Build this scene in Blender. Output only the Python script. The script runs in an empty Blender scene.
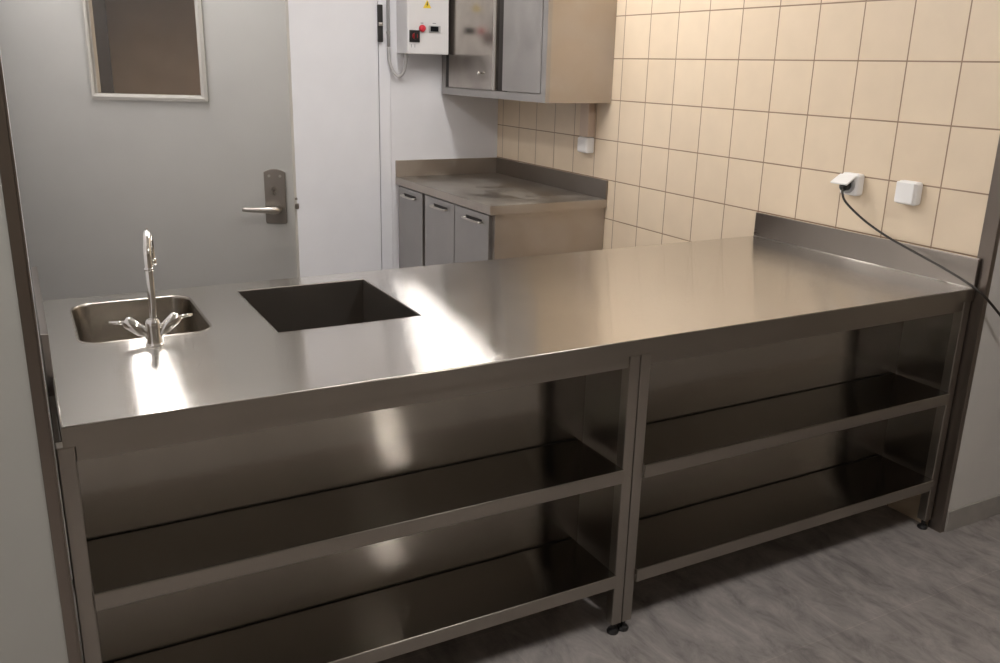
import bpy, bmesh, math, random
from mathutils import Vector, Matrix
from math import radians as Rd, sin, cos, pi

S = bpy.context.scene
COL = S.collection

# ---------------------------------------------------------------- camera
cam_d = bpy.data.cameras.new('camera')
cam_d.sensor_fit = 'HORIZONTAL'
cam_d.sensor_width = 36.0
cam_d.lens = 878.63 / 1000 * 36.0
cam_d.clip_start = 0.02
cam = bpy.data.objects.new('camera', cam_d)
COL.objects.link(cam)
CAM = Matrix(((0.8792343,0.1184370,-0.4614322,-0.0141907),(-0.4758265,0.2654098,-0.8385385,-1.7400728),(0.0231547,0.9568335,0.2897129,1.5753743),(0.0000000,0.0000000,0.0000000,1.0000000)))
cam.matrix_world = CAM
S.camera = cam

# ---------------------------------------------------------------- world, exposure
S.view_settings.view_transform = 'Standard'
S.view_settings.look = 'None'
S.view_settings.exposure = 0.28
S.view_settings.gamma = 1.0
S.view_settings.use_curve_mapping = False
W = bpy.data.worlds.new('world'); S.world = W
W.use_nodes = True
W.node_tree.nodes['Background'].inputs[0].default_value = (0.5, 0.47, 0.43, 1)
W.node_tree.nodes['Background'].inputs[1].default_value = 0.02

# lamps: (x, y, size x, size y, emission strength)
FAR_LAMPS = [(0.45, 1.62, 0.15, 1.25, 27.0), (1.98, 1.80, 0.16, 1.25, 26.0)]
NEAR_LAMPS = [(1.68, -1.10, 0.11, 0.34, 105.0), (-0.85, -1.10, 0.14, 0.6, 62.0)]  # the second is an added fill light that brightens door and piers
LAMP_COL = (1.0, 0.965, 0.935)

# ---------------------------------------------------------------- materials
def newmat(name):
    m = bpy.data.materials.new(name); m.use_nodes = True
    nt = m.node_tree
    return m, nt, nt.nodes['Principled BSDF']

def N(nt, t, **kw):
    n = nt.nodes.new(t)
    for k, v in kw.items():
        setattr(n, k, v)
    return n

def paint(name, col, rough=0.5, var=0.04, scale=6.0, bump=0.0, bscale=200, metallic=0.0, spec=0.5):
    m, nt, b = newmat(name)
    tc = N(nt, 'ShaderNodeNewGeometry')
    no = N(nt, 'ShaderNodeTexNoise'); no.inputs['Scale'].default_value = scale; no.inputs['Detail'].default_value = 4
    nt.links.new(tc.outputs['Position'], no.inputs['Vector'])
    mr = N(nt, 'ShaderNodeMapRange')
    mr.inputs['To Min'].default_value = 1 - var; mr.inputs['To Max'].default_value = 1 + var
    mr.inputs['From Min'].default_value = 0.3; mr.inputs['From Max'].default_value = 0.7
    nt.links.new(no.outputs['Fac'], mr.inputs['Value'])
    mx = N(nt, 'ShaderNodeVectorMath', operation='SCALE')
    mx.inputs[0].default_value = col
    nt.links.new(mr.outputs[0], mx.inputs['Scale'])
    nt.links.new(mx.outputs[0], b.inputs['Base Color'])
    b.inputs['Roughness'].default_value = rough
    b.inputs['Metallic'].default_value = metallic
    b.inputs['Specular IOR Level'].default_value = spec
    if bump > 0:
        n2 = N(nt, 'ShaderNodeTexNoise'); n2.inputs['Scale'].default_value = bscale
        nt.links.new(tc.outputs['Position'], n2.inputs['Vector'])
        bp = N(nt, 'ShaderNodeBump'); bp.inputs['Strength'].default_value = bump; bp.inputs['Distance'].default_value = 0.002
        nt.links.new(n2.outputs['Fac'], bp.inputs['Height'])
        nt.links.new(bp.outputs[0], b.inputs['Normal'])
    return m

def steel(name, spread, col=(0.50, 0.47, 0.43), rough=0.26, aniso=0.75, brush=(1, 60, 60), smudge=0.06, rvar=0.025, dirt=0.0, groove=0.0):
    """brushed stainless steel; 'spread' is the direction across the brush lines"""
    m, nt, b = newmat(name)
    g = N(nt, 'ShaderNodeNewGeometry')
    mp = N(nt, 'ShaderNodeMapping'); mp.inputs['Scale'].default_value = brush
    nt.links.new(g.outputs['Position'], mp.inputs['Vector'])
    fine = N(nt, 'ShaderNodeTexNoise'); fine.inputs['Scale'].default_value = 6.0; fine.inputs['Detail'].default_value = 5
    nt.links.new(mp.outputs[0], fine.inputs['Vector'])
    big = N(nt, 'ShaderNodeTexNoise'); big.inputs['Scale'].default_value = 2.6; big.inputs['Detail'].default_value = 6
    big.inputs['Roughness'].default_value = 0.6; big.inputs['Distortion'].default_value = 0.4
    nt.links.new(g.outputs['Position'], big.inputs['Vector'])
    r1 = N(nt, 'ShaderNodeMapRange')
    r1.inputs['From Min'].default_value = 0.3; r1.inputs['From Max'].default_value = 0.7
    r1.inputs['To Min'].default_value = rough - rvar; r1.inputs['To Max'].default_value = rough + rvar
    nt.links.new(big.outputs['Fac'], r1.inputs['Value'])
    r2 = N(nt, 'ShaderNodeMapRange'); r2.inputs['To Min'].default_value = -0.03; r2.inputs['To Max'].default_value = 0.03
    nt.links.new(fine.outputs['Fac'], r2.inputs['Value'])
    ad = N(nt, 'ShaderNodeMath', operation='ADD')
    nt.links.new(r1.outputs[0], ad.inputs[0]); nt.links.new(r2.outputs[0], ad.inputs[1])
    nt.links.new(ad.outputs[0], b.inputs['Roughness'])
    c1 = N(nt, 'ShaderNodeMapRange')
    c1.inputs['From Min'].default_value = 0.3; c1.inputs['From Max'].default_value = 0.7
    c1.inputs['To Min'].default_value = 1 - smudge; c1.inputs['To Max'].default_value = 1 + smudge * 0.5
    nt.links.new(big.outputs['Fac'], c1.inputs['Value'])
    c2 = N(nt, 'ShaderNodeVectorMath', operation='SCALE'); c2.inputs[0].default_value = col
    nt.links.new(c1.outputs[0], c2.inputs['Scale'])
    nt.links.new(c2.outputs[0], b.inputs['Base Color'])
    b.inputs['Metallic'].default_value = 1.0
    b.inputs['Anisotropic'].default_value = aniso
    if spread:                        # highlights spread across the brush lines
        line = [(1 if v == min(brush) else 0) + 0.003 * (i + 1) for i, v in enumerate(brush)]
        cx = N(nt, 'ShaderNodeVectorMath', operation='CROSS_PRODUCT')
        nt.links.new(g.outputs['Normal'], cx.inputs[0]); cx.inputs[1].default_value = line
        nz = N(nt, 'ShaderNodeVectorMath', operation='NORMALIZE')
        nt.links.new(cx.outputs[0], nz.inputs[0])
        nt.links.new(nz.outputs[0], b.inputs['Tangent'])
    if groove > 0:                    # grooves of the brushing tilt the surface only across the lines
        wn = N(nt, 'ShaderNodeTexWhiteNoise', noise_dimensions='3D')
        nt.links.new(g.outputs['Position'], wn.inputs['Vector'])
        u = N(nt, 'ShaderNodeMath', operation='MULTIPLY_ADD'); u.inputs[1].default_value = 2; u.inputs[2].default_value = -1
        nt.links.new(wn.outputs['Value'], u.inputs[0])
        ab = N(nt, 'ShaderNodeMath', operation='ABSOLUTE'); nt.links.new(u.outputs[0], ab.inputs[0])
        sq = N(nt, 'ShaderNodeMath', operation='MULTIPLY'); nt.links.new(u.outputs[0], sq.inputs[0]); nt.links.new(ab.outputs[0], sq.inputs[1])
        sc = N(nt, 'ShaderNodeMath', operation='MULTIPLY'); sc.inputs[1].default_value = groove
        nt.links.new(sq.outputs[0], sc.inputs[0])
        tl = N(nt, 'ShaderNodeVectorMath', operation='SCALE')
        nt.links.new(nz.outputs[0], tl.inputs[0]); nt.links.new(sc.outputs[0], tl.inputs['Scale'])
        sm = N(nt, 'ShaderNodeVectorMath', operation='ADD')
        nt.links.new(g.outputs['Normal'], sm.inputs[0]); nt.links.new(tl.outputs[0], sm.inputs[1])
        nn = N(nt, 'ShaderNodeVectorMath', operation='NORMALIZE'); nt.links.new(sm.outputs[0], nn.inputs[0])
        nt.links.new(nn.outputs[0], b.inputs['Normal'])
    if dirt > 0:                      # dull dried-on film in soft patches
        n3 = N(nt, 'ShaderNodeTexNoise'); n3.inputs['Scale'].default_value = 5.0; n3.inputs['Detail'].default_value = 5
        n3.inputs['Distortion'].default_value = 1.0
        nt.links.new(g.outputs['Position'], n3.inputs['Vector'])
        r3 = N(nt, 'ShaderNodeMapRange'); r3.inputs['From Min'].default_value = 0.38; r3.inputs['From Max'].default_value = 0.62
        r3.inputs['To Min'].default_value = 1.0; r3.inputs['To Max'].default_value = 1.0 - dirt
        nt.links.new(n3.outputs['Fac'], r3.inputs['Value'])
        nt.links.new(r3.outputs[0], b.inputs['Metallic'])
    return m

M = {}
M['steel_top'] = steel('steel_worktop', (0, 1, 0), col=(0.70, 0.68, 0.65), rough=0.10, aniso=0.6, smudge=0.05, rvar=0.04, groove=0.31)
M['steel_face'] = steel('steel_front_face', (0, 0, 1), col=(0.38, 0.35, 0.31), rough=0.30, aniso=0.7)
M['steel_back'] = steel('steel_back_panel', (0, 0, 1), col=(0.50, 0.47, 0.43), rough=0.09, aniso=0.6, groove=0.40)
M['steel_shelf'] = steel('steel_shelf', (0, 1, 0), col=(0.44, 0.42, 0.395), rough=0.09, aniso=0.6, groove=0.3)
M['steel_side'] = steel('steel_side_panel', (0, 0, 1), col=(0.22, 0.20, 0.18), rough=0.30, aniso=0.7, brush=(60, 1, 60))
M['steel_leg'] = steel('steel_tube', (1, 0, 0), col=(0.40, 0.37, 0.33), rough=0.35, aniso=0.5, brush=(60, 60, 1))
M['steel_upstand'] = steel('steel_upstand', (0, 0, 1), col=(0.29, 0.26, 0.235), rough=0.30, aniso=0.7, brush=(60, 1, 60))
M['steel_far_top'] = steel('steel_dull_worktop', (1, 0, 0), col=(0.38, 0.35, 0.31), rough=0.36, aniso=0.5, brush=(60, 1, 60), smudge=0.25, dirt=0.5)
M['steel_door'] = steel('steel_cabinet_door', (0, 0, 1), col=(0.39, 0.375, 0.36), rough=0.34, aniso=0.5, brush=(60, 1, 60), dirt=0.25)
M['steel_gloss'] = steel('steel_glossy_door', (0, 0, 1), col=(0.50, 0.46, 0.42), rough=0.20, aniso=0.4, brush=(60, 1, 60), smudge=0.3)
M['steel_end'] = steel('steel_cabinet_side', (0, 0, 1), col=(0.45, 0.405, 0.36), rough=0.38, aniso=0.4, dirt=0.3)
M['steel_jamb'] = steel('steel_jamb_profile', (1, 0, 0), col=(0.30, 0.26, 0.23), rough=0.38, aniso=0.5, brush=(60, 60, 1))
M['steel_bowl'] = steel('steel_sink_bowl', None, col=(0.38, 0.35, 0.31), rough=0.24, aniso=0.0, brush=(20, 20, 20))
M['steel_well'] = steel('steel_well', (0, 0, 1), col=(0.36, 0.33, 0.30), rough=0.32, aniso=0.4)
M['chrome'] = paint('chrome', (0.86, 0.85, 0.83), rough=0.08, var=0.01, metallic=1.0)
M['satin'] = paint('satin_aluminium', (0.55, 0.52, 0.48), rough=0.32, var=0.03, metallic=1.0)
M['plate'] = paint('dark_satin_plate', (0.34, 0.31, 0.28), rough=0.38, var=0.04, metallic=1.0)
M['white_wall'] = paint('white_painted_wall', (0.76, 0.76, 0.79), rough=0.6, var=0.02, bump=0.05)
M['white_panel'] = paint('white_panel', (0.79, 0.795, 0.83), rough=0.35, var=0.015)
M['near_wall'] = paint('grey_white_wall', (0.74, 0.715, 0.68), rough=0.7, var=0.02, bump=0.1)
M['left_pier'] = paint('grey_painted_pier', (0.47, 0.465, 0.43), rough=0.55, var=0.02, bump=0.05)
M['front_wall'] = paint('front_room_wall', (0.42, 0.37, 0.31), rough=0.7, var=0.03)
M['dark_wall'] = paint('dark_front_room_wall', (0.13, 0.11, 0.10), rough=0.7, var=0.03)
M['door_grey'] = paint('grey_door_paint', (0.555, 0.55, 0.525), rough=0.32, var=0.02)
M['bead'] = paint('light_beading', (0.55, 0.53, 0.49), rough=0.35, var=0.02)
M['ceiling'] = paint('ceiling_paint', (0.66, 0.64, 0.60), rough=0.8, var=0.02)
M['brown_wall'] = paint('brown_corridor_wall', (0.58, 0.46, 0.36), rough=0.7, var=0.06)
M['dark_locker'] = paint('dark_corridor_cupboard', (0.09, 0.08, 0.08), rough=0.6)
M['plastic_white'] = paint('white_plastic', (0.84, 0.83, 0.82), rough=0.35, var=0.01)
M['box_white'] = paint('control_box_enamel', (0.72, 0.71, 0.71), rough=0.35, var=0.01)
M['plastic_grey'] = paint('grey_plastic', (0.40, 0.40, 0.40), rough=0.4, var=0.01)
M['black'] = paint('black_plastic', (0.018, 0.017, 0.017), rough=0.4, var=0.02)
M['dark'] = paint('dark_shade_and_plinth', (0.03, 0.026, 0.024), rough=0.6, var=0.02)  # near-black for shade painted into gaps and behind handles, also the plinths
M['red'] = paint('red_plastic', (0.62, 0.03, 0.05), rough=0.35, var=0.01)
M['darkred'] = paint('dark_red_knob', (0.30, 0.02, 0.02), rough=0.35, var=0.01)
M['yellow'] = paint('yellow_label', (0.90, 0.66, 0.05), rough=0.5, var=0.01)
M['ink'] = paint('grey_print', (0.25, 0.25, 0.26), rough=0.6, var=0.01)
M['duct'] = paint('pinkish_duct', (0.62, 0.49, 0.39), rough=0.5, var=0.02)
M['pipe'] = paint('grey_conduit', (0.45, 0.44, 0.44), rough=0.4, var=0.02)
M['cable'] = paint('dark_cable', (0.03, 0.024, 0.02), rough=0.45, var=0.02)
M['skirt'] = paint('grey_skirting_tile', (0.40, 0.375, 0.345), rough=0.45, var=0.08, scale=14)

def mat_glass():
    m, nt, b = newmat('tinted_door_glass')
    b.inputs['Base Color'].default_value = (0.78, 0.70, 0.60, 1)
    b.inputs['Roughness'].default_value = 0.02
    b.inputs['Transmission Weight'].default_value = 1.0
    b.inputs['IOR'].default_value = 1.45
    return m
M['glass'] = mat_glass()

def mat_display():
    m, nt, b = newmat('display_glass')
    b.inputs['Base Color'].default_value = (0.01, 0.012, 0.014, 1)
    b.inputs['Roughness'].default_value = 0.1
    return m
M['display'] = mat_display()

TILE_Y, TILE_Z, TILE_W, TILE_H = 1.8638, 1.6224, 0.2087, 0.2065
def mat_tile():
    m, nt, b = newmat('beige_wall_tiles')
    g = N(nt, 'ShaderNodeNewGeometry')
    sp = N(nt, 'ShaderNodeSeparateXYZ'); nt.links.new(g.outputs['Position'], sp.inputs[0])
    a1 = N(nt, 'ShaderNodeMath', operation='SUBTRACT'); a1.inputs[1].default_value = TILE_Y - 40 * TILE_W
    a2 = N(nt, 'ShaderNodeMath', operation='SUBTRACT'); a2.inputs[1].default_value = TILE_Z - 40 * TILE_H
    nt.links.new(sp.outputs['Y'], a1.inputs[0]); nt.links.new(sp.outputs['Z'], a2.inputs[0])
    cb = N(nt, 'ShaderNodeCombineXYZ'); nt.links.new(a1.outputs[0], cb.inputs[0]); nt.links.new(a2.outputs[0], cb.inputs[1])
    br = N(nt, 'ShaderNodeTexBrick', offset=0.0, squash=1.0)
    br.inputs['Scale'].default_value = 1.0
    br.inputs['Brick Width'].default_value = TILE_W; br.inputs['Row Height'].default_value = TILE_H
    br.inputs['Mortar Size'].default_value = 0.0030; br.inputs['Mortar Smooth'].default_value = 0.3
    br.inputs['Color1'].default_value = (0.75, 0.62, 0.465, 1)
    br.inputs['Color2'].default_value = (0.725, 0.595, 0.445, 1)
    br.inputs['Mortar'].default_value = (0.30, 0.20, 0.13, 1)
    nt.links.new(cb.outputs[0], br.inputs['Vector'])
    no = N(nt, 'ShaderNodeTexNoise'); no.inputs['Scale'].default_value = 9; no.inputs['Detail'].default_value = 4
    nt.links.new(g.outputs['Position'], no.inputs['Vector'])
    mr = N(nt, 'ShaderNodeMapRange'); mr.inputs['To Min'].default_value = 0.94; mr.inputs['To Max'].default_value = 1.06
    nt.links.new(no.outputs['Fac'], mr.inputs['Value'])
    mx = N(nt, 'ShaderNodeVectorMath', operation='SCALE')
    nt.links.new(br.outputs['Color'], mx.inputs[0]); nt.links.new(mr.outputs[0], mx.inputs['Scale'])
    nt.links.new(mx.outputs[0], b.inputs['Base Color'])
    bp = N(nt, 'ShaderNodeBump', invert=True); bp.inputs['Strength'].default_value = 0.5; bp.inputs['Distance'].default_value = 0.0015
    nt.links.new(br.outputs['Fac'], bp.inputs['Height']); nt.links.new(bp.outputs[0], b.inputs['Normal'])
    b.inputs['Roughness'].default_value = 0.35
    return m
M['tile'] = mat_tile()

def mat_floor():
    m, nt, b = newmat('grey_streaked_floor_tiles')
    g = N(nt, 'ShaderNodeNewGeometry')
    mp = N(nt, 'ShaderNodeMapping'); mp.inputs['Scale'].default_value = (8, 3.4, 1)
    nt.links.new(g.outputs['Position'], mp.inputs['Vector'])
    no = N(nt, 'ShaderNodeTexNoise'); no.inputs['Scale'].default_value = 1.6; no.inputs['Detail'].default_value = 9
    no.inputs['Roughness'].default_value = 0.72; no.inputs['Distortion'].default_value = 0.5
    nt.links.new(mp.outputs[0], no.inputs['Vector'])
    cr = N(nt, 'ShaderNodeValToRGB')
    e = cr.color_ramp.elements
    e[0].position = 0.30; e[0].color = (0.20, 0.185, 0.175, 1)
    e[1].position = 0.72; e[1].color = (0.56, 0.515, 0.49, 1)
    x = e.new(0.48); x.color = (0.37, 0.34, 0.325, 1)
    nt.links.new(no.outputs['Fac'], cr.inputs['Fac'])
    br = N(nt, 'ShaderNodeTexBrick', offset=0.5, squash=1.0)
    br.inputs['Scale'].default_value = 1.0
    br.inputs['Brick Width'].default_value = 0.92; br.inputs['Row Height'].default_value = 0.46
    br.inputs['Mortar Size'].default_value = 0.0016; br.inputs['Mortar Smooth'].default_value = 0.2
    br.inputs['Color1'].default_value = (1, 1, 1, 1); br.inputs['Color2'].default_value = (0.86, 0.85, 0.84, 1)
    br.inputs['Mortar'].default_value = (1.15, 1.12, 1.1, 1)
    m2 = N(nt, 'ShaderNodeMapping'); m2.inputs['Location'].default_value = (20.1, 20.06, 0)
    nt.links.new(g.outputs['Position'], m2.inputs['Vector']); nt.links.new(m2.outputs[0], br.inputs['Vector'])
    mu = N(nt, 'ShaderNodeVectorMath', operation='MULTIPLY')
    nt.links.new(cr.outputs['Color'], mu.inputs[0]); nt.links.new(br.outputs['Color'], mu.inputs[1])
    nt.links.new(mu.outputs[0], b.inputs['Base Color'])
    bp = N(nt, 'ShaderNodeBump'); bp.inputs['Strength'].default_value = 0.25; bp.inputs['Distance'].default_value = 0.002
    nt.links.new(no.outputs['Fac'], bp.inputs['Height']); nt.links.new(bp.outputs[0], b.inputs['Normal'])
    b.inputs['Roughness'].default_value = 0.5
    return m
M['floor'] = mat_floor()

def mat_emit(name, strength):
    m, nt, b = newmat(name)
    b.inputs['Base Color'].default_value = (0.8, 0.8, 0.8, 1)
    b.inputs['Emission Color'].default_value = (*LAMP_COL, 1)
    b.inputs['Emission Strength'].default_value = strength
    return m

# ---------------------------------------------------------------- mesh helpers (all in world coordinates)
def wloc(o):
    l = Vector((0, 0, 0))
    while o is not None:
        l += o.location; o = o.parent
    return l

def obj(name, bm, mat, parent=None, bevel=0.0, seg=2, smooth=False, local=False, angle=35):
    me = bpy.data.meshes.new(name)
    bmesh.ops.recalc_face_normals(bm, faces=bm.faces[:])
    if parent is not None and not local:
        bmesh.ops.translate(bm, verts=bm.verts[:], vec=-wloc(parent))
    for f in bm.faces: f.smooth = smooth
    bm.to_mesh(me); bm.free()
    me.materials.append(mat)
    o = bpy.data.objects.new(name, me); COL.objects.link(o)
    if parent is not None: o.parent = parent
    if bevel > 0:
        md = o.modifiers.new('bevel', 'BEVEL'); md.width = bevel; md.segments = seg
        md.limit_method = 'ANGLE'; md.angle_limit = Rd(angle); md.harden_normals = False
    return o

def thing(name, label, cat, loc=(0, 0, 0), group=None):
    o = bpy.data.objects.new(name, None); COL.objects.link(o)
    o.empty_display_size = 0.05
    o.location = loc; o['label'] = label; o['category'] = cat
    if group: o['group'] = group
    return o

def struct(name, bm, mat, label=None, **kw):
    o = obj(name, bm, mat, None, **kw); o['kind'] = 'structure'
    if label: o['label'] = label
    return o

def box(bm, a, b):
    vs = [bm.verts.new((x, y, z)) for x in (a[0], b[0]) for y in (a[1], b[1]) for z in (a[2], b[2])]
    for f in ((0, 1, 3, 2), (4, 6, 7, 5), (0, 4, 5, 1), (2, 3, 7, 6), (0, 2, 6, 4), (1, 5, 7, 3)):
        bm.faces.new([vs[i] for i in f])
    return bm

def B(a, b):
    return box(bmesh.new(), a, b)

def frame_of(d):
    d = Vector(d).normalized()
    u = d.orthogonal().normalized() if abs(d.z) > 0.999 else d.cross(Vector((0, 0, 1))).normalized()
    return u, d.cross(u).normalized()

def tube(bm, pts, r, n=16, cap=True):
    pts = [Vector(p) for p in pts]
    rs = r if isinstance(r, (list, tuple)) else [r] * len(pts)
    rings = []; u = None
    for i, p in enumerate(pts):
        if i == 0: d = pts[1] - p
        elif i == len(pts) - 1: d = p - pts[-2]
        else: d = (pts[i + 1] - p).normalized() + (p - pts[i - 1]).normalized()
        d.normalize()
        if u is None: u, v = frame_of(d)
        else:
            u = (u - d * u.dot(d)).normalized(); v = d.cross(u).normalized()
        rings.append([bm.verts.new(p + (u * cos(2 * pi * k / n) + v * sin(2 * pi * k / n)) * rs[i]) for k in range(n)])
    for a, b in zip(rings, rings[1:]):
        for k in range(n):
            bm.faces.new((a[k], a[(k + 1) % n], b[(k + 1) % n], b[k]))
    if cap:
        bm.faces.new(rings[0][::-1]); bm.faces.new(rings[-1])
    return bm

def smooth_path(pts, sub=8):
    P = [Vector(p) for p in pts]; P = [P[0] * 2 - P[1]] + P + [P[-1] * 2 - P[-2]]
    out = []
    for i in range(1, len(P) - 2):
        for k in range(sub):
            t = k / sub
            a, b, c, d = P[i - 1], P[i], P[i + 1], P[i + 2]
            out.append(0.5 * ((2 * b) + (c - a) * t + (2 * a - 5 * b + 4 * c - d) * t * t + (3 * b - a - 3 * c + d) * t ** 3))
    out.append(P[-2]); return out

def rrect(x0, y0, x1, y1, r, n=8):
    out = []
    for cx, cy, a0 in ((x1 - r, y1 - r, 0), (x0 + r, y1 - r, 90), (x0 + r, y0 + r, 180), (x1 - r, y0 + r, 270)):
        for k in range(n + 1):
            a = Rd(a0 + 90 * k / n); out.append((cx + r * cos(a), cy + r * sin(a)))
    return out

def loft(bm, loops, closed=True, capfirst=False, caplast=False):
    R = [[bm.verts.new(p) for p in L] for L in loops]
    n = len(R[0])
    for a, b in zip(R, R[1:]):
        for k in range(n if closed else n - 1):
            bm.faces.new((a[k], a[(k + 1) % n], b[(k + 1) % n], b[k]))
    if capfirst: bm.faces.new(R[0][::-1])
    if caplast: bm.faces.new(R[-1])
    return R

# ================================================================= measurements
ZT = 0.90                 # worktop height
L, D = 2.738, 1.021       # front counter
XW = 2.758                # tiled wall
YB = 3.396                # back wall
XL = -0.016               # left jamb and left wall of the back room
YF = -0.03                # front plane of the piers
CEIL = 2.70
YC = 4.7                  # end of the corridor

# ================================================================= the setting
struct('floor', B((-2.2, -3.6, -0.10), (4.2, YC + 0.1, 0.0)), M['floor'])
struct('ceiling', B((-2.2, -3.6, CEIL), (4.2, YC + 0.1, CEIL + 0.1)), M['ceiling'])
struct('wall_right', B((XW, -0.012, 0), (XW + 0.12, YB, CEIL)), M['tile'], 'beige square tiled wall')
struct('wall_left', B((XL - 0.12, 0.0, 0), (XL, YB, CEIL)), M['white_wall'])
# back wall right of the white door; lintel above the door and the passage
bm = B((2.02, YB, 0), (XW + 0.12, YB + 0.12, CEIL))
box(bm, (XL - 0.12, YB, 2.12), (2.02, YB + 0.12, CEIL))
box(bm, (1.03, YB + 0.02, 0), (2.02, YB + 0.12, 2.12))
struct('wall_back', bm, M['white_wall'])
# piers and lintel of the opening the counter stands in
struct('wall_front_left', B((-2.2, YF, 0), (-0.040, 0.0, CEIL)), M['left_pier'])
bm = B((2.774, YF, 0), (4.2, 0.09, CEIL))
struct('wall_front_right', bm, M['near_wall'])
struct('wall_front_lintel', B((-0.040, YF, 2.35), (2.774, 0.0, CEIL)), M['near_wall'])
# front room shell behind the camera
struct('wall_near_left', B((-2.3, -3.6, 0), (-2.2, 0.0, CEIL)), M['dark_wall'])
struct('wall_near_right', B((4.2, -3.6, 0), (4.3, 0.09, CEIL)), M['front_wall'])
struct('wall_near_back', B((-2.3, -3.7, 0), (4.3, -3.6, CEIL)), M['front_wall'])
# dim corridor seen through the pane of the open door
bm = B((XL - 0.12, YC, 0), (1.6, YC + 0.1, CEIL))
box(bm, (XL - 0.12, YB + 0.12, 0), (XL - 0.02, YC, CEIL))
box(bm, (1.5, YB + 0.12, 0), (1.6, YC, CEIL))
struct('wall_corridor', bm, M['brown_wall'])
# steel corner profiles of the opening: an L wrapping each pier edge
def jamb(name, xs, xf, xe):
    bm = B((min(xf, xe), YF - 0.003, 0), (max(xf, xe), YF, 2.35))
    box(bm, (min(xs, xf), YF - 0.003, 0), (max(xs, xf), 0.018, 2.35))
    return struct(name, bm, M['steel_jamb'], bevel=0.001)
jamb('trim_1', -0.016, -0.020, -0.040)
jamb('trim_2', XW - 0.004, XW + 0.002, 2.776)
struct('baseboard_right', B((2.776, YF - 0.010, 0), (4.2, YF, 0.082)), M['skirt'], bevel=0.002)
struct('baseboard_left', B((-2.2, YF - 0.010, 0), (-0.042, YF, 0.082)), M['skirt'], bevel=0.002)

# white flush door in the back wall
d2 = struct('door_2', B((1.035, YB - 0.012, 0.01), (1.940, YB + 0.02, 2.10)), M['white_panel'], 'flush white panel door in back wall', bevel=0.003)
bm = B((1.946, YB - 0.005, 0), (2.018, YB + 0.02, 2.12)); box(bm, (1.028, YB - 0.005, 2.106), (1.946, YB + 0.02, 2.12))
struct('trim_3', bm, M['white_panel'], bevel=0.002)
bm = B((1.936, YB - 0.034, 1.690), (1.966, YB - 0.012, 1.898))
hg = obj('hinge', bm, M['black'], d2, bevel=0.005)
hg['label'] = 'black plastic hinge with a light middle'
obj('hinge_knuckle', tube(bmesh.new(), [(1.951, YB - 0.034, 1.780), (1.951, YB - 0.034, 1.800)], 0.013), M['satin'], hg, smooth=True)

# open grey door, hinged on the left wall ------------------------------------------------
ANG = Rd(-29)
E0 = Vector((0.867, 1.452, 0)); DV = Vector((cos(ANG), sin(ANG), 0)); NV = Vector((sin(ANG), -cos(ANG), 0))   # NV towards the camera
WD = 1.008
d1 = bpy.data.objects.new('door_1', None); COL.objects.link(d1)
d1.location = E0 - DV * WD; d1.rotation_euler = (0, 0, ANG); d1['kind'] = 'structure'; d1['label'] = 'grey door with a window standing open'
# local frame: x along the leaf from the hinge, -y towards the camera
BL, BR, BB = 0.012, 0.024, 0.021     # bead widths
wx0, wx1, wz0, wz1 = WD - 0.690, WD - 0.312, 1.448, 2.00
bm = bmesh.new()
TH = 0.04
for a, b in (((0, 0, 0.01), (wx0, TH, 2.08)), ((wx1, 0, 0.01), (WD, TH, 2.08)), ((wx0, 0, 0.01), (wx1, TH, wz0)), ((wx0, 0, wz1), (wx1, TH, 2.08))):
    box(bm, a, b)
bmesh.ops.remove_doubles(bm, verts=bm.verts[:], dist=1e-5)
obj('door_leaf', bm, M['door_grey'], d1, local=True)
def win_frame(yo, yi):
    bm = bmesh.new()
    O = [(wx0 - BL, wz0 - BB), (wx1 + BR, wz0 - BB), (wx1 + BR, wz1 + BB), (wx0 - BL, wz1 + BB)]
    I = [(wx0, wz0), (wx1, wz0), (wx1, wz1), (wx0, wz1)]
    Mi = [((a[0] + b[0]) / 2, (a[1] + b[1]) / 2) for a, b in zip(O, I)]
    mid = (yi + yo) / 2
    loops = [[(x, mid, z) for x, z in O], [(x, yo * 0.8, z) for x, z in O], [(x, yo, z) for x, z in Mi], [(x, yo * 0.6, z) for x, z in I], [(x, mid, z) for x, z in I]]
    loft(bm, loops)
    return bm
obj('window_frame', win_frame(-0.012, 0.030), M['bead'], d1, local=True)
bm = win_frame(0.012, -0.03)
bmesh.ops.translate(bm, verts=bm.verts[:], vec=(0, TH, 0))
obj('window_frame', bm, M['bead'], d1, local=True)
obj('glass_pane', B((wx0 - 0.005, 0.017, wz0 - 0.005), (wx1 + 0.005, 0.023, wz1 + 0.005)), M['glass'], d1, local=True)
# lock plate, rounded top
px0, px1, pz0, pz1 = WD - 0.106, WD - 0.028, 0.998, 1.196
out = [(px0, pz0 + 0.004), (px0 + 0.004, pz0), (px1 - 0.004, pz0), (px1, pz0 + 0.004)]
out += [(px1 - (px1 - px0) * t, pz1 - 0.010 + 0.012 * sin(pi * t)) for t in [i / 10 for i in range(11)]]
bm = bmesh.new()
loft(bm, [[(x, 0.0, z) for x, z in out], [(x, -0.008, z) for x, z in out]], caplast=True, capfirst=True)
lp = obj('lock_plate', bm, M['plate'], d1, local=True, bevel=0.0025)
lp['label'] = 'tall satin metal lock plate'
kx = WD - 0.070
bm = tube(bmesh.new(), [(kx, -0.008, 1.125), (kx, -0.014, 1.125)], [0.010, 0.009])
box(bm, (kx - 0.0045, -0.013, 1.103), (kx + 0.0045, -0.008, 1.125))
obj('key_cylinder', bm, M['chrome'], lp, local=True)
bm = tube(bmesh.new(), [(px0 + 0.02, -0.008, 1.172), (px0 + 0.02, -0.010, 1.172)], 0.005)
tube(bm, [(px1 - 0.018, -0.008, 1.172), (px1 - 0.018, -0.010, 1.172)], 0.005)
obj('screw', bm, M['satin'], lp, local=True)
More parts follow.
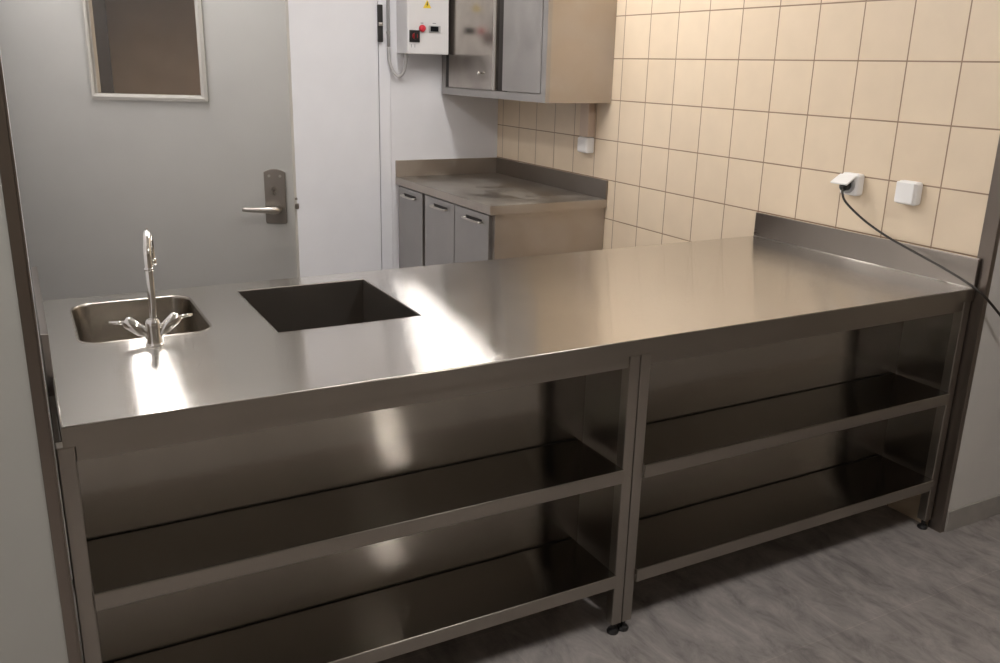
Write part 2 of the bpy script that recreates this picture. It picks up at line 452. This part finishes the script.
lx = WD - 0.058
bm = tube(bmesh.new(), smooth_path([(lx, -0.006, 1.052), (lx, -0.035, 1.052), (lx - 0.008, -0.052, 1.053), (lx - 0.03, -0.056, 1.054), (lx - 0.07, -0.055, 1.054), (lx - 0.118, -0.052, 1.054)], 5),
          [0.0135] * 10 + [0.0135 - 0.0055 * k / 15 for k in range(16)])
lv = obj('lever_handle', bm, M['satin'], lp, local=True, smooth=True)
bm = B((WD, 0.008, 1.050), (WD + 0.012, 0.022, 1.070))
obj('latch_bolt', bm, M['plate'], d1, local=True, bevel=0.002)
obj('dead_bolt', B((WD, 0.012, 1.083), (WD + 0.007, 0.022, 1.091)), M['plate'], d1, local=True, bevel=0.001)
for z in (0.25, 1.80):
    obj('hinge', tube(bmesh.new(), [(-0.006, -0.006, z), (-0.006, -0.006, z + 0.09)], 0.008), M['satin'], d1, local=True, smooth=True)

# dark tall cupboard at the end of the corridor
t = thing('corridor_cupboard', 'dark cupboard seen through the window of the grey door', 'cupboard', (0.25, 4.45, 0))
obj('cupboard_body', B((0.0, 4.22, 0.0), (0.56, 4.695, 2.0)), M['dark_locker'], t, bevel=0.004)
obj('cupboard_door', B((0.01, 4.20, 0.06), (0.55, 4.218, 1.98)), M['dark_locker'], t, bevel=0.002)

# ================================================================= ceiling lights
def ceiling_light(x, y, sx, sy, power, label):
    t = thing('ceiling_light', label, 'lamp', (x, y, CEIL - 0.09), 'tube lights on the ceiling')
    obj('housing', B((x - sx / 2 - 0.02, y - sy / 2 - 0.02, CEIL - 0.045), (x + sx / 2 + 0.02, y + sy / 2 + 0.02, CEIL)), M['plastic_white'], t, bevel=0.004)
    loops = []
    pr = rrect(x - sx / 2, y - sy / 2, x + sx / 2, y + sy / 2, 0.02, 4)
    ins = rrect(x - sx / 2 + 0.02, y - sy / 2 + 0.02, x + sx / 2 - 0.02, y + sy / 2 - 0.02, 0.01, 4)
    bm = bmesh.new()
    loft(bm, [[(a, b, CEIL - 0.045) for a, b in pr], [(a, b, CEIL - 0.075) for a, b in pr], [(a, b, CEIL - 0.09) for a, b in ins]], caplast=True)
    obj('diffuser', bm, mat_emit('lamp_diffuser', power), t)
ceiling_light(*FAR_LAMPS[0], 'long white tube light over the sink side of the back room')
ceiling_light(*FAR_LAMPS[1], 'long white tube light over the middle of the back room')
ceiling_light(*NEAR_LAMPS[0], 'white tube light in front of the middle of the counter')
ceiling_light(*NEAR_LAMPS[1], 'unseen fill light added left of the camera in the front room')

# ================================================================= worktop with sink and well
wt = thing('worktop', 'long brushed stainless steel worktop with a sink bowl and square well', 'worktop', (L / 2, D / 2, ZT - 0.042))
SX0, SX1, SY0, SY1 = 0.070, 0.388, 0.530, 0.930
WX0, WX1, WY0, WY1 = 0.531, 0.934, 0.441, 0.916
bm = bmesh.new()
outer = [(0.004, 0.004), (L, 0.004), (L, D - 0.004), (0.0, D - 0.004)]
outer = [(0.004, 0.004), (L, 0.004), (L, D - 0.004), (0.004, D - 0.004)]
sink_o = rrect(SX0, SY0, SX1, SY1, 0.055, 8)
well_o = [(WX0, WY0), (WX1, WY0), (WX1, WY1), (WX0, WY1)]
def ring(bm, pts, z):
    vs = [bm.verts.new((x, y, z)) for x, y in pts]
    return vs, [bm.edges.new((vs[i], vs[(i + 1) % len(vs)])) for i in range(len(vs))]
edges = []
# split the slab into strips so the fill stays well shaped
def strip_fill(x0, x1, hole=None):
    b2 = bmesh.new()
    es = ring(b2, [(x0, 0.004), (x1, 0.004), (x1, D - 0.004), (x0, D - 0.004)], ZT)[1]
    if hole: es += ring(b2, hole, ZT)[1]
    bmesh.ops.triangle_fill(b2, edges=es, use_beauty=True)
    me = bpy.data.meshes.new('tmp'); b2.to_mesh(me); b2.free(); bm.from_mesh(me); bpy.data.meshes.remove(me)
strip_fill(0.004, 0.46, sink_o); strip_fill(0.46, 1.0, well_o); strip_fill(1.0, L)
bmesh.ops.remove_doubles(bm, verts=bm.verts[:], dist=1e-6)
bmesh.ops.recalc_face_normals(bm, faces=bm.faces[:])
for f in bm.faces:
    if f.normal.z < 0: f.normal_flip()
me = bpy.data.meshes.new('top_sheet'); bm.to_mesh(me); bm.free(); me.materials.append(M['steel_top'])
o = bpy.data.objects.new('top_sheet', me); COL.objects.link(o); o.parent = wt; o.location = -wt.location
# folded rim running round the edges
bm = bmesh.new()
def rimloop(off, z):
    return [(off, off, z), (L, off, z), (L, D - off, z), (off, D - off, z)]
loft(bm, [rimloop(0.004, ZT), rimloop(0.0018, ZT - 0.0006), rimloop(0.0005, ZT - 0.002), rimloop(0.0, ZT - 0.005), rimloop(0.0, ZT - 0.042), rimloop(0.018, ZT - 0.042)])
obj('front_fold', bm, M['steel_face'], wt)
# thin polished line of the top edge
bm = bmesh.new()
tube(bm, [(0.003, 0.003, ZT - 0.0012), (L, 0.003, ZT - 0.0012)], 0.0018, 8)
tube(bm, [(0.003, 0.003, ZT - 0.0012), (0.003, 0.305, ZT - 0.0012)], 0.0018, 8)
obj('polished_edge', bm, M['satin'], wt, smooth=True)
tube(bm2 := bmesh.new(), [(L - 0.0005, 0.004, ZT + 0.0012), (L - 0.0005, D - 0.004, ZT + 0.0012)], 0.0022, 8)
obj('joint_highlight', bm2, M['satin'], wt, smooth=True)  # thin satin tube added to give the joint its highlight line
# upstands
bm = B((L, 0.0, ZT - 0.042), (L + 0.012, D, ZT + 0.101))
obj('upstand', bm, M['steel_upstand'], wt, bevel=0.002)
bm = B((-0.0125, 0.306, ZT - 0.042), (0.003, D, ZT + 0.100))
obj('upstand', bm, M['steel_upstand'], wt, bevel=0.002)
# sink bowl
bm = bmesh.new()
def rr3(off, z, r):
    return [(x, y, z) for x, y in rrect(SX0 + off, SY0 + off, SX1 - off, SY1 - off, r, 8)]
loops = [rr3(-0.003, ZT + 0.0001, 0.058), rr3(-0.0015, ZT + 0.0012, 0.0565), rr3(0.000, ZT + 0.0010, 0.055), rr3(0.0025, ZT - 0.001, 0.053), rr3(0.004, ZT - 0.006, 0.052),
         rr3(0.010, ZT - 0.12, 0.052), rr3(0.016, ZT - 0.138, 0.048), rr3(0.030, ZT - 0.150, 0.040), rr3(0.060, ZT - 0.154, 0.03)]
bm2 = bm
R_ = loft(bm, loops)
dc = [((SX0 + SX1) / 2 + 0.028 * cos(2 * pi * k / 36), (SY0 + SY1) / 2 + 0.028 * sin(2 * pi * k / 36)) for k in range(36)]
DV_ = [bm.verts.new((x, y, ZT - 0.158)) for x, y in dc]
last = R_[-1]
# match start angles: both loops begin at angle 0..; loft by index
for k in range(36):
    bm.faces.new((last[k], last[(k + 1) % 36], DV_[(k + 1) % 36], DV_[k]))
bowl = obj('sink_bowl', bm, M['steel_bowl'], wt, smooth=True)
bm = bmesh.new()
cx, cy = (SX0 + SX1) / 2, (SY0 + SY1) / 2
loft(bm, [[(cx + r * cos(2 * pi * k / 32), cy + r * sin(2 * pi * k / 32), z) for k in range(32)] for r, z in ((0.034, ZT - 0.1565), (0.031, ZT - 0.154), (0.024, ZT - 0.158), (0.018, ZT - 0.168))], caplast=True)
obj('drain', bm, M['chrome'], bowl, smooth=True)
# square well
bm = bmesh.new()
def wl(off, z): return [(WX0 + off, WY0 + off, z), (WX1 - off, WY0 + off, z), (WX1 - off, WY1 - off, z), (WX0 + off, WY1 - off, z)]
loft(bm, [wl(-0.0015, ZT + 0.0005), wl(0.0, ZT), wl(0.0015, ZT - 0.002), wl(0.0015, ZT - 0.52)], caplast=True)
obj('square_well', bm, M['steel_well'], wt)

# ================================================================= shelf units under the front edge
Z1, Z2 = 0.533, 0.205
YP = 0.235
def shelf_unit(x0, x1, label):
    t = thing('shelf_unit', label, 'shelf unit', ((x0 + x1) / 2, D / 2, 0), 'open steel shelf units under the worktop')
    w = 0.034; y0 = 0.006
    for lx in (x0, x1 - w):
        for ly in (y0, D - 0.045):
            lg = obj('leg', B((lx + 0.0002, ly, 0.036), (lx + w - 0.0002, ly + w, ZT - 0.043)), M['steel_leg'], t, bevel=0.003)
            bm = tube(bmesh.new(), [(lx + w / 2, ly + w / 2, z) for z in (0.0, 0.006, 0.012, 0.015, 0.037)], [0.017, 0.018, 0.014, 0.007, 0.007], 16)
            f = obj('foot', bm, M['black'], lg, smooth=False); f['label'] = 'black screw foot'
    # apron rails between the legs
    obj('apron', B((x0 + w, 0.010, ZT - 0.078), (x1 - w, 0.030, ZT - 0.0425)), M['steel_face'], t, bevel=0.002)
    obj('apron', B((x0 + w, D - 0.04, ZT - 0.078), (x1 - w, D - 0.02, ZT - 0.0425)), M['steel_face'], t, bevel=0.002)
    for z in (Z1, Z2):
        bm = bmesh.new()
        xa, xb = x0 + w + 0.001, x1 - w - 0.001
        box(bm, (xa, 0.0, z - 0.002), (xb, YP - 0.007, z))
        s = obj('shelf', bm, M['steel_shelf'], t)
        bm = bmesh.new()
        prof = [(0.003, z), (0.0006, z - 0.0012), (0.0, z - 0.004), (0.0, z - 0.038), (0.002, z - 0.040), (0.016, z - 0.040), (0.016, z - 0.038), (0.003, z - 0.036), (0.003, z - 0.002)]
        prof = [(y - 0.003, zz) for y, zz in prof]
        loft(bm, [[(x, y, zz) for y, zz in prof] for x in (xa, xb)], capfirst=True, caplast=True)
        sm_ = obj('rear_gap_shade', B((xa, YP - 0.0065, z - 0.002), (xb, YP - 0.0005, z + 0.001)), M['dark'], s)  # dark strip painting the shade of the gap between shelf and panel
        sm_['label'] = 'dark strip painted as gap shade along the back of the shelf'
        obj('lip', bm, M['steel_face'], s)
        # end returns of the shelf between tube and panel
    obj('back_panel', B((x0 + 0.012, YP, 0.004), (x1 - 0.012, YP + 0.002, ZT - 0.0425)), M['steel_back'], t)
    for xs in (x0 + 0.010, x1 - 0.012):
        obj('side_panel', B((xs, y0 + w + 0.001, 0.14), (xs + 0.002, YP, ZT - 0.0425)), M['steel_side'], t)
    return t
shelf_unit(-0.0135, 1.372, 'open stainless steel shelf unit with two shelves under the sink end of the worktop')
shelf_unit(1.374, 2.7480, 'open stainless steel shelf unit with two shelves beside the white wall on the right')

# ================================================================= tap
tx, ty = 0.232, 0.462
tp = thing('tap', 'chrome two-handled tap with a tall curved spout on the sink', 'tap', (tx, ty, ZT))
bm = tube(bmesh.new(), [(tx, ty, ZT + z) for z in (0.0005, 0.004, 0.006, 0.03, 0.052, 0.060, 0.066)], [0.021, 0.021, 0.017, 0.017, 0.018, 0.017, 0.012], 24)
obj('body', bm, M['chrome'], tp, smooth=True, bevel=0.001)
pts = [(tx + 0.002, ty + 0.002, ZT + 0.060), (tx + 0.004, ty + 0.004, ZT + 0.12), (tx + 0.004, ty + 0.012, ZT + 0.19)]
for k in range(1, 10):
    a = Rd(180 - k * 20)
    pts.append((tx + 0.004 + 0.012 * (1 + cos(a)), ty + 0.078 + 0.066 * cos(a), ZT + 0.200 + 0.066 * sin(a)))
pts.append((tx + 0.028, ty + 0.144, ZT + 0.185))
sp = obj('spout', tube(bmesh.new(), smooth_path(pts, 5), 0.0088, 16), M['chrome'], tp, smooth=True)
obj('spout_ring', tube(bmesh.new(), [(tx + 0.004, ty + 0.011, ZT + 0.183), (tx + 0.004, ty + 0.012, ZT + 0.190)], 0.0108, 20), M['chrome'], sp, smooth=True)
obj('aerator', tube(bmesh.new(), [(tx + 0.028, ty + 0.144, ZT + 0.186), (tx + 0.028, ty + 0.144, ZT + 0.168)], 0.0115, 20), M['chrome'], sp, smooth=True)
for s in (-1, 1):
    a = Vector((tx + s * 0.012, ty, ZT + 0.026)); b = Vector((tx + s * 0.062, ty + 0.012, ZT + 0.066))
    P = [a.lerp(b, q) for q in (0, 0.25, 0.3, 0.9, 1.0)]
    h = obj('handle', tube(bmesh.new(), P, [0.011, 0.012, 0.0145, 0.0155, 0.010], 20), M['chrome'], tp, smooth=True)
    e = b + Vector((s * 0.034, 0.006, -0.004))
    obj('lever', tube(bmesh.new(), [a.lerp(b, 0.86), e], [0.0050, 0.0036], 12), M['chrome'], h, smooth=True)

# ================================================================= far base cabinets and their worktop
XF = 2.045
ft = thing('worktop', 'short dull steel worktop with upstands in the far corner', 'worktop', (2.40, 2.77, 0.855))
YE = 2.135
bm = B((XF + 0.002, YE + 0.002, ZT - 0.004), (XW - 0.001, YB - 0.001, ZT))
obj('top_sheet', bm, M['steel_far_top'], ft, bevel=0.0015)
bm = B((XF, YE, ZT - 0.045), (XF + 0.02, YB - 0.001, ZT - 0.003)); box(bm, (XF + 0.02, YE, ZT - 0.045), (XW - 0.001, YE + 0.02, ZT - 0.003))
obj('front_fold', bm, M['steel_end'], ft)
obj('upstand', B((XF, YB - 0.014, ZT), (XW - 0.001, YB - 0.001, ZT + 0.100)), M['steel_end'], ft, bevel=0.002)
obj('upstand', B((XW - 0.014, YE, ZT), (XW - 0.001, YB - 0.014, ZT + 0.100)), M['steel_upstand'], ft, bevel=0.002)

def handle(parent, x, y0, y1, z):
    bm = bmesh.new()
    ym = (y0 + y1) / 2
    pts = smooth_path([(x, y0, z), (x - 0.022, y0 - 0.006, z), (x - 0.028, ym, z), (x - 0.022, y1 + 0.006, z), (x, y1, z)], 6)
    tube(bm, pts, 0.0065, 10)
    h = obj('handle', bm, M['satin'], parent, smooth=True)
    obj('handle_shadow', B((x - 0.0022, y0 - 0.004, z - 0.004), (x, y1 + 0.004, z + 0.014)), M['dark'], h, bevel=0.001)  # dark plate painting the shadow of the handle on the door

def base_cabinet(y0, y1, doors, label):
    t = thing('base_cabinet', label, 'cabinet', (2.41, (y0 + y1) / 2, 0), 'steel base cabinets in the far corner')
    obj('body', B((2.082, y0, 0.12), (XW - 0.002, y1, ZT - 0.046)), M['steel_end'], t, bevel=0.002)
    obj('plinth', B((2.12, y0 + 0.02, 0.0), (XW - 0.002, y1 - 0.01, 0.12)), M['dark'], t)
    for a, b, ha, hb in doors:
        d = obj('door', B((2.060, a, 0.13), (2.081, b, ZT - 0.056)), M['steel_door'], t, bevel=0.003)
        handle(d, 2.060, ha, hb, 0.799)
    return t
base_cabinet(3.006, YB - 0.002, [(3.016, 3.385, 3.115, 3.285)], 'narrow one-door steel base cabinet against the white back wall')
base_cabinet(2.150, 3.004, [(2.582, 2.980, 2.680, 2.845), (2.176, 2.576, 2.255, 2.430)], 'two-door steel base cabinet at the open end of the far worktop')

# ================================================================= wall cabinet
wc = thing('wall_cabinet', 'stainless steel wall cabinet with two doors on the tiled wall', 'cabinet', (2.55, 2.77, 1.40))
UZ0, UZ1 = 1.400, 2.08
y0, y1, xf = 2.150, 3.380, 2.352
bm = B((xf + 0.025, y0, UZ0), (XW - 0.001, y1, UZ1))
obj('body', bm, M['steel_end'], wc)
bm = bmesh.new()
box(bm, (xf, y0, UZ0), (xf + 0.025, y1, UZ0 + 0.040)); box(bm, (xf, y0, UZ1 - 0.03), (xf + 0.025, y1, UZ1))
box(bm, (xf, y0, UZ0 + 0.04), (xf + 0.025, y0 + 0.045, UZ1 - 0.03)); box(bm, (xf, y1 - 0.055, UZ0 + 0.04), (xf + 0.025, y1, UZ1 - 0.03))
obj('front_frame', bm, M['steel_door'], wc)
obj('shaded_divider', B((xf + 0.012, 2.590, UZ0 + 0.04), (xf + 0.06, 2.70, UZ1 - 0.03)), M['dark'], wc)  # coloured near-black for the shade in the recess between the doors
dd = obj('door', B((xf - 0.004, 2.200, UZ0 + 0.044), (xf + 0.018, 2.598, UZ1 - 0.034)), M['steel_door'], wc, bevel=0.003)
dd['label'] = 'dull grey steel door nearer the camera'
dd = obj('door', B((xf - 0.008, 2.672, UZ0 + 0.044), (xf + 0.014, 3.268, UZ1 - 0.034)), M['steel_gloss'], wc, bevel=0.004)
dd['label'] = 'glossy smudged steel door'
obj('door_edge', B((xf - 0.013, 2.668, UZ0 + 0.044), (xf - 0.008, 2.700, UZ1 - 0.034)), M['satin'], dd, bevel=0.002)
obj('knob', tube(bmesh.new(), [(xf - 0.008, 2.84, 1.532), (xf - 0.018, 2.84, 1.532), (xf - 0.026, 2.84, 1.532), (xf - 0.030, 2.84, 1.532)], [0.004, 0.004, 0.009, 0.005], 14), M['chrome'], dd, smooth=True)
obj('door_gap_shade', B((xf + 0.002, 3.270, UZ0 + 0.044), (xf + 0.0242, 3.322, UZ1 - 0.034)), M['dark'], wc)  # dark block painting the shade in the gap between door and stile

# ================================================================= control box
bx0, bx1, by0, bz0, bz1 = 2.062, 2.322, 3.222, 1.630, 2.02
cb = thing('control_box', 'white electrical control box on the back wall beside the wall cabinet', 'control box', ((bx0 + bx1) / 2, YB, bz0))
obj('housing', B((bx0, by0 + 0.016, bz0), (bx1, YB - 0.001, bz1)), M['box_white'], cb, bevel=0.004)
lid = obj('front_cover', B((bx0 - 0.001, by0, bz0 - 0.002), (bx1 + 0.001, by0 + 0.015, bz1)), M['box_white'], cb, bevel=0.005)
sy = by0
sw = obj('main_switch', B((2.070, sy - 0.006, 1.693), (2.136, sy, 1.760)), M['black'], cb, bevel=0.003)
sw['label'] = 'square black rotary main switch'
bm = tube(bmesh.new(), [(2.103, sy - 0.006, 1.727), (2.103, sy - 0.014, 1.727)], 0.017, 20)
kb = obj('switch_knob', bm, M['darkred'], sw, smooth=False, bevel=0.001)
obj('knob_grip', B((2.097, sy - 0.028, 1.706), (2.109, sy - 0.014, 1.748)), M['black'], sw, bevel=0.002)
bm = tube(bmesh.new(), [(2.151, sy, 1.771), (2.151, sy - 0.010, 1.771), (2.151, sy - 0.018, 1.771), (2.151, sy - 0.021, 1.771)], [0.020, 0.020, 0.017, 0.010], 20)
rl = obj('indicator_lamp', bm, M['red'], cb, smooth=True); rl['label'] = 'round red indicator lamp'
ds = obj('display_bezel', B((2.192, sy - 0.007, 1.750), (2.267, sy, 1.789)), M['plastic_grey'], cb, bevel=0.003)
obj('display_screen', B((2.202, sy - 0.009, 1.756), (2.252, sy - 0.007, 1.784)), M['display'], ds)
# warning triangle: yellow with black border and bolt
def tri(bm, cx, cz, s, y):
    h = s * 0.87
    loft(bm, [[(cx - s / 2, yy, cz), (cx + s / 2, yy, cz), (cx, yy, cz + h)] for yy in (sy, y)], caplast=True)
bm = bmesh.new(); tri(bm, 2.184, 1.883, 0.052, sy - 0.0006)
wl_ = obj('warning_sign', bm, M['yellow'], cb); wl_['label'] = 'yellow triangle sticker with a black lightning bolt'
bm = bmesh.new()
bo = [(2.187, 1.917), (2.178, 1.902), (2.183, 1.902), (2.180, 1.889), (2.190, 1.905), (2.185, 1.905), (2.190, 1.917)]
loft(bm, [[(x, yy, z) for x, z in bo] for yy in (sy - 0.0005, sy - 0.0011)], caplast=True)
obj('lightning_bolt', bm, M['black'], wl_)
# small printed captions
for x, z, w, h in ((2.142, 1.798, 0.018, 0.004), (2.218, 1.799, 0.022, 0.004), (2.082, 1.664, 0.003, 0.018), (2.104, 1.664, 0.003, 0.018)):
    obj('printed_mark', B((x, sy - 0.0005, z), (x + w, sy, z + h)), M['ink'], cb)

# conduit looping into the box
cd = thing('conduit', 'thin grey conduit running straight down the back wall beside the control box', 'pipe', (2.006, YB - 0.012, 1.666))
obj('pipe', tube(bmesh.new(), [(2.006, YB - 0.012, CEIL - 0.001), (2.006, YB - 0.012, 2.2), (2.006, YB - 0.012, 1.666)], 0.0100, 12), M['pipe'], cd, smooth=True)
pts = [(2.006, YB - 0.012, 1.664), (2.006, YB - 0.012, 1.64), (2.011, YB - 0.016, 1.575), (2.032, YB - 0.030, 1.520), (2.056, YB - 0.045, 1.500), (2.078, YB - 0.060, 1.520), (2.090, YB - 0.072, 1.575), (2.092, YB - 0.075, 1.629)]
obj('flexible_pipe', tube(bmesh.new(), smooth_path(pts, 6), 0.0100, 12), M['pipe'], cb, smooth=True)
for z in (1.74, 2.15):
    obj('clip', B((1.994, YB - 0.016, z), (2.018, YB - 0.0005, z + 0.014)), M['pipe'], cd, bevel=0.002)
obj('cable_gland', tube(bmesh.new(), [(2.092, YB - 0.075, 1.606), (2.092, YB - 0.075, 1.630)], 0.0135, 6), M['pipe'], cb)

# ================================================================= sockets, duct and cable on the tiled wall
dt = obj('cable_duct', B((XW - 0.045, 2.290, 1.216), (XW - 0.001, 2.372, UZ0 - 0.001)), M['duct'], None, bevel=0.003)
dt['label'] = 'pinkish brown cable duct below the wall cabinet'; dt['category'] = 'cable duct'
s1 = thing('wall_socket', 'small white wall socket at the foot of the duct under the wall cabinet', 'socket', (XW, 2.33, 1.17), 'white sockets on the tiled wall')
obj('housing', B((XW - 0.05, 2.284, 1.130), (XW - 0.001, 2.374, 1.214)), M['plastic_white'], s1, bevel=0.006)
obj('cover_flap', B((XW - 0.056, 2.289, 1.136), (XW - 0.0505, 2.369, 1.208)), M['plastic_white'], s1, bevel=0.003)

def socket(yc, label):
    t = thing('wall_socket', label, 'socket', (XW, yc, 1.18), 'white sockets on the tiled wall')
    h = obj('housing', B((XW - 0.040, yc - 0.041, 1.139), (XW - 0.001, yc + 0.041, 1.221)), M['plastic_white'], t, bevel=0.011, seg=4)
    return t
s2 = socket(0.298, 'closed white wall socket nearest the steel door profile')
obj('cover_flap', B((XW - 0.049, 0.298 - 0.037, 1.144), (XW - 0.0405, 0.298 + 0.037, 1.218)), M['plastic_white'], s2, bevel=0.0045, seg=3)
s3 = socket(0.545, 'white wall socket with its flap raised over a black plug')
bm = tube(bmesh.new(), [(XW - 0.040, 0.545, 1.177), (XW - 0.0475, 0.545, 1.177)], 0.030, 24)
obj('socket_face', bm, M['plastic_grey'], s3)
# raised flap hinged at the top edge
bm = B((-0.060, -0.039, -0.004), (0.0, 0.039, 0.004))
bmesh.ops.rotate(bm, verts=bm.verts[:], cent=(0, 0, 0), matrix=Matrix.Rotation(Rd(-30), 3, 'Y'))
bmesh.ops.translate(bm, verts=bm.verts[:], vec=(XW - 0.044, 0.545, 1.214))
fl = obj('cover_flap', bm, M['plastic_white'], s3, bevel=0.0035, seg=3); fl['label'] = 'white flap standing open'

pc = thing('power_cable', 'dark power cable with black plug hanging across the tiled wall', 'cable', (XW - 0.08, 0.52, 1.17))
bm = tube(bmesh.new(), [(XW - 0.0478, 0.545, 1.177), (XW - 0.060, 0.545, 1.177), (XW - 0.074, 0.538, 1.172), (XW - 0.086, 0.530, 1.166)], [0.020, 0.020, 0.016, 0.009], 18)
pg = obj('plug', bm, M['black'], pc, smooth=True)
cpts = [(XW - 0.082, 0.532, 1.167), (2.664, 0.522, 1.152), (2.672, 0.505, 1.118), (2.688, 0.430, 1.065), (2.700, 0.336, 1.022), (2.712, 0.235, 0.988), (2.716, 0.130, 0.958),
        (2.700, 0.020, 0.931), (2.716, -0.050, 0.893), (2.802, -0.075, 0.814), (2.90, -0.10, 0.72), (3.00, -0.12, 0.58), (3.06, -0.12, 0.35), (3.09, -0.13, 0.10), (3.16, -0.18, 0.008), (3.35, -0.30, 0.006)]
obj('cord', tube(bmesh.new(), smooth_path(cpts, 6), 0.0042, 10), M['cable'], pc, smooth=True)
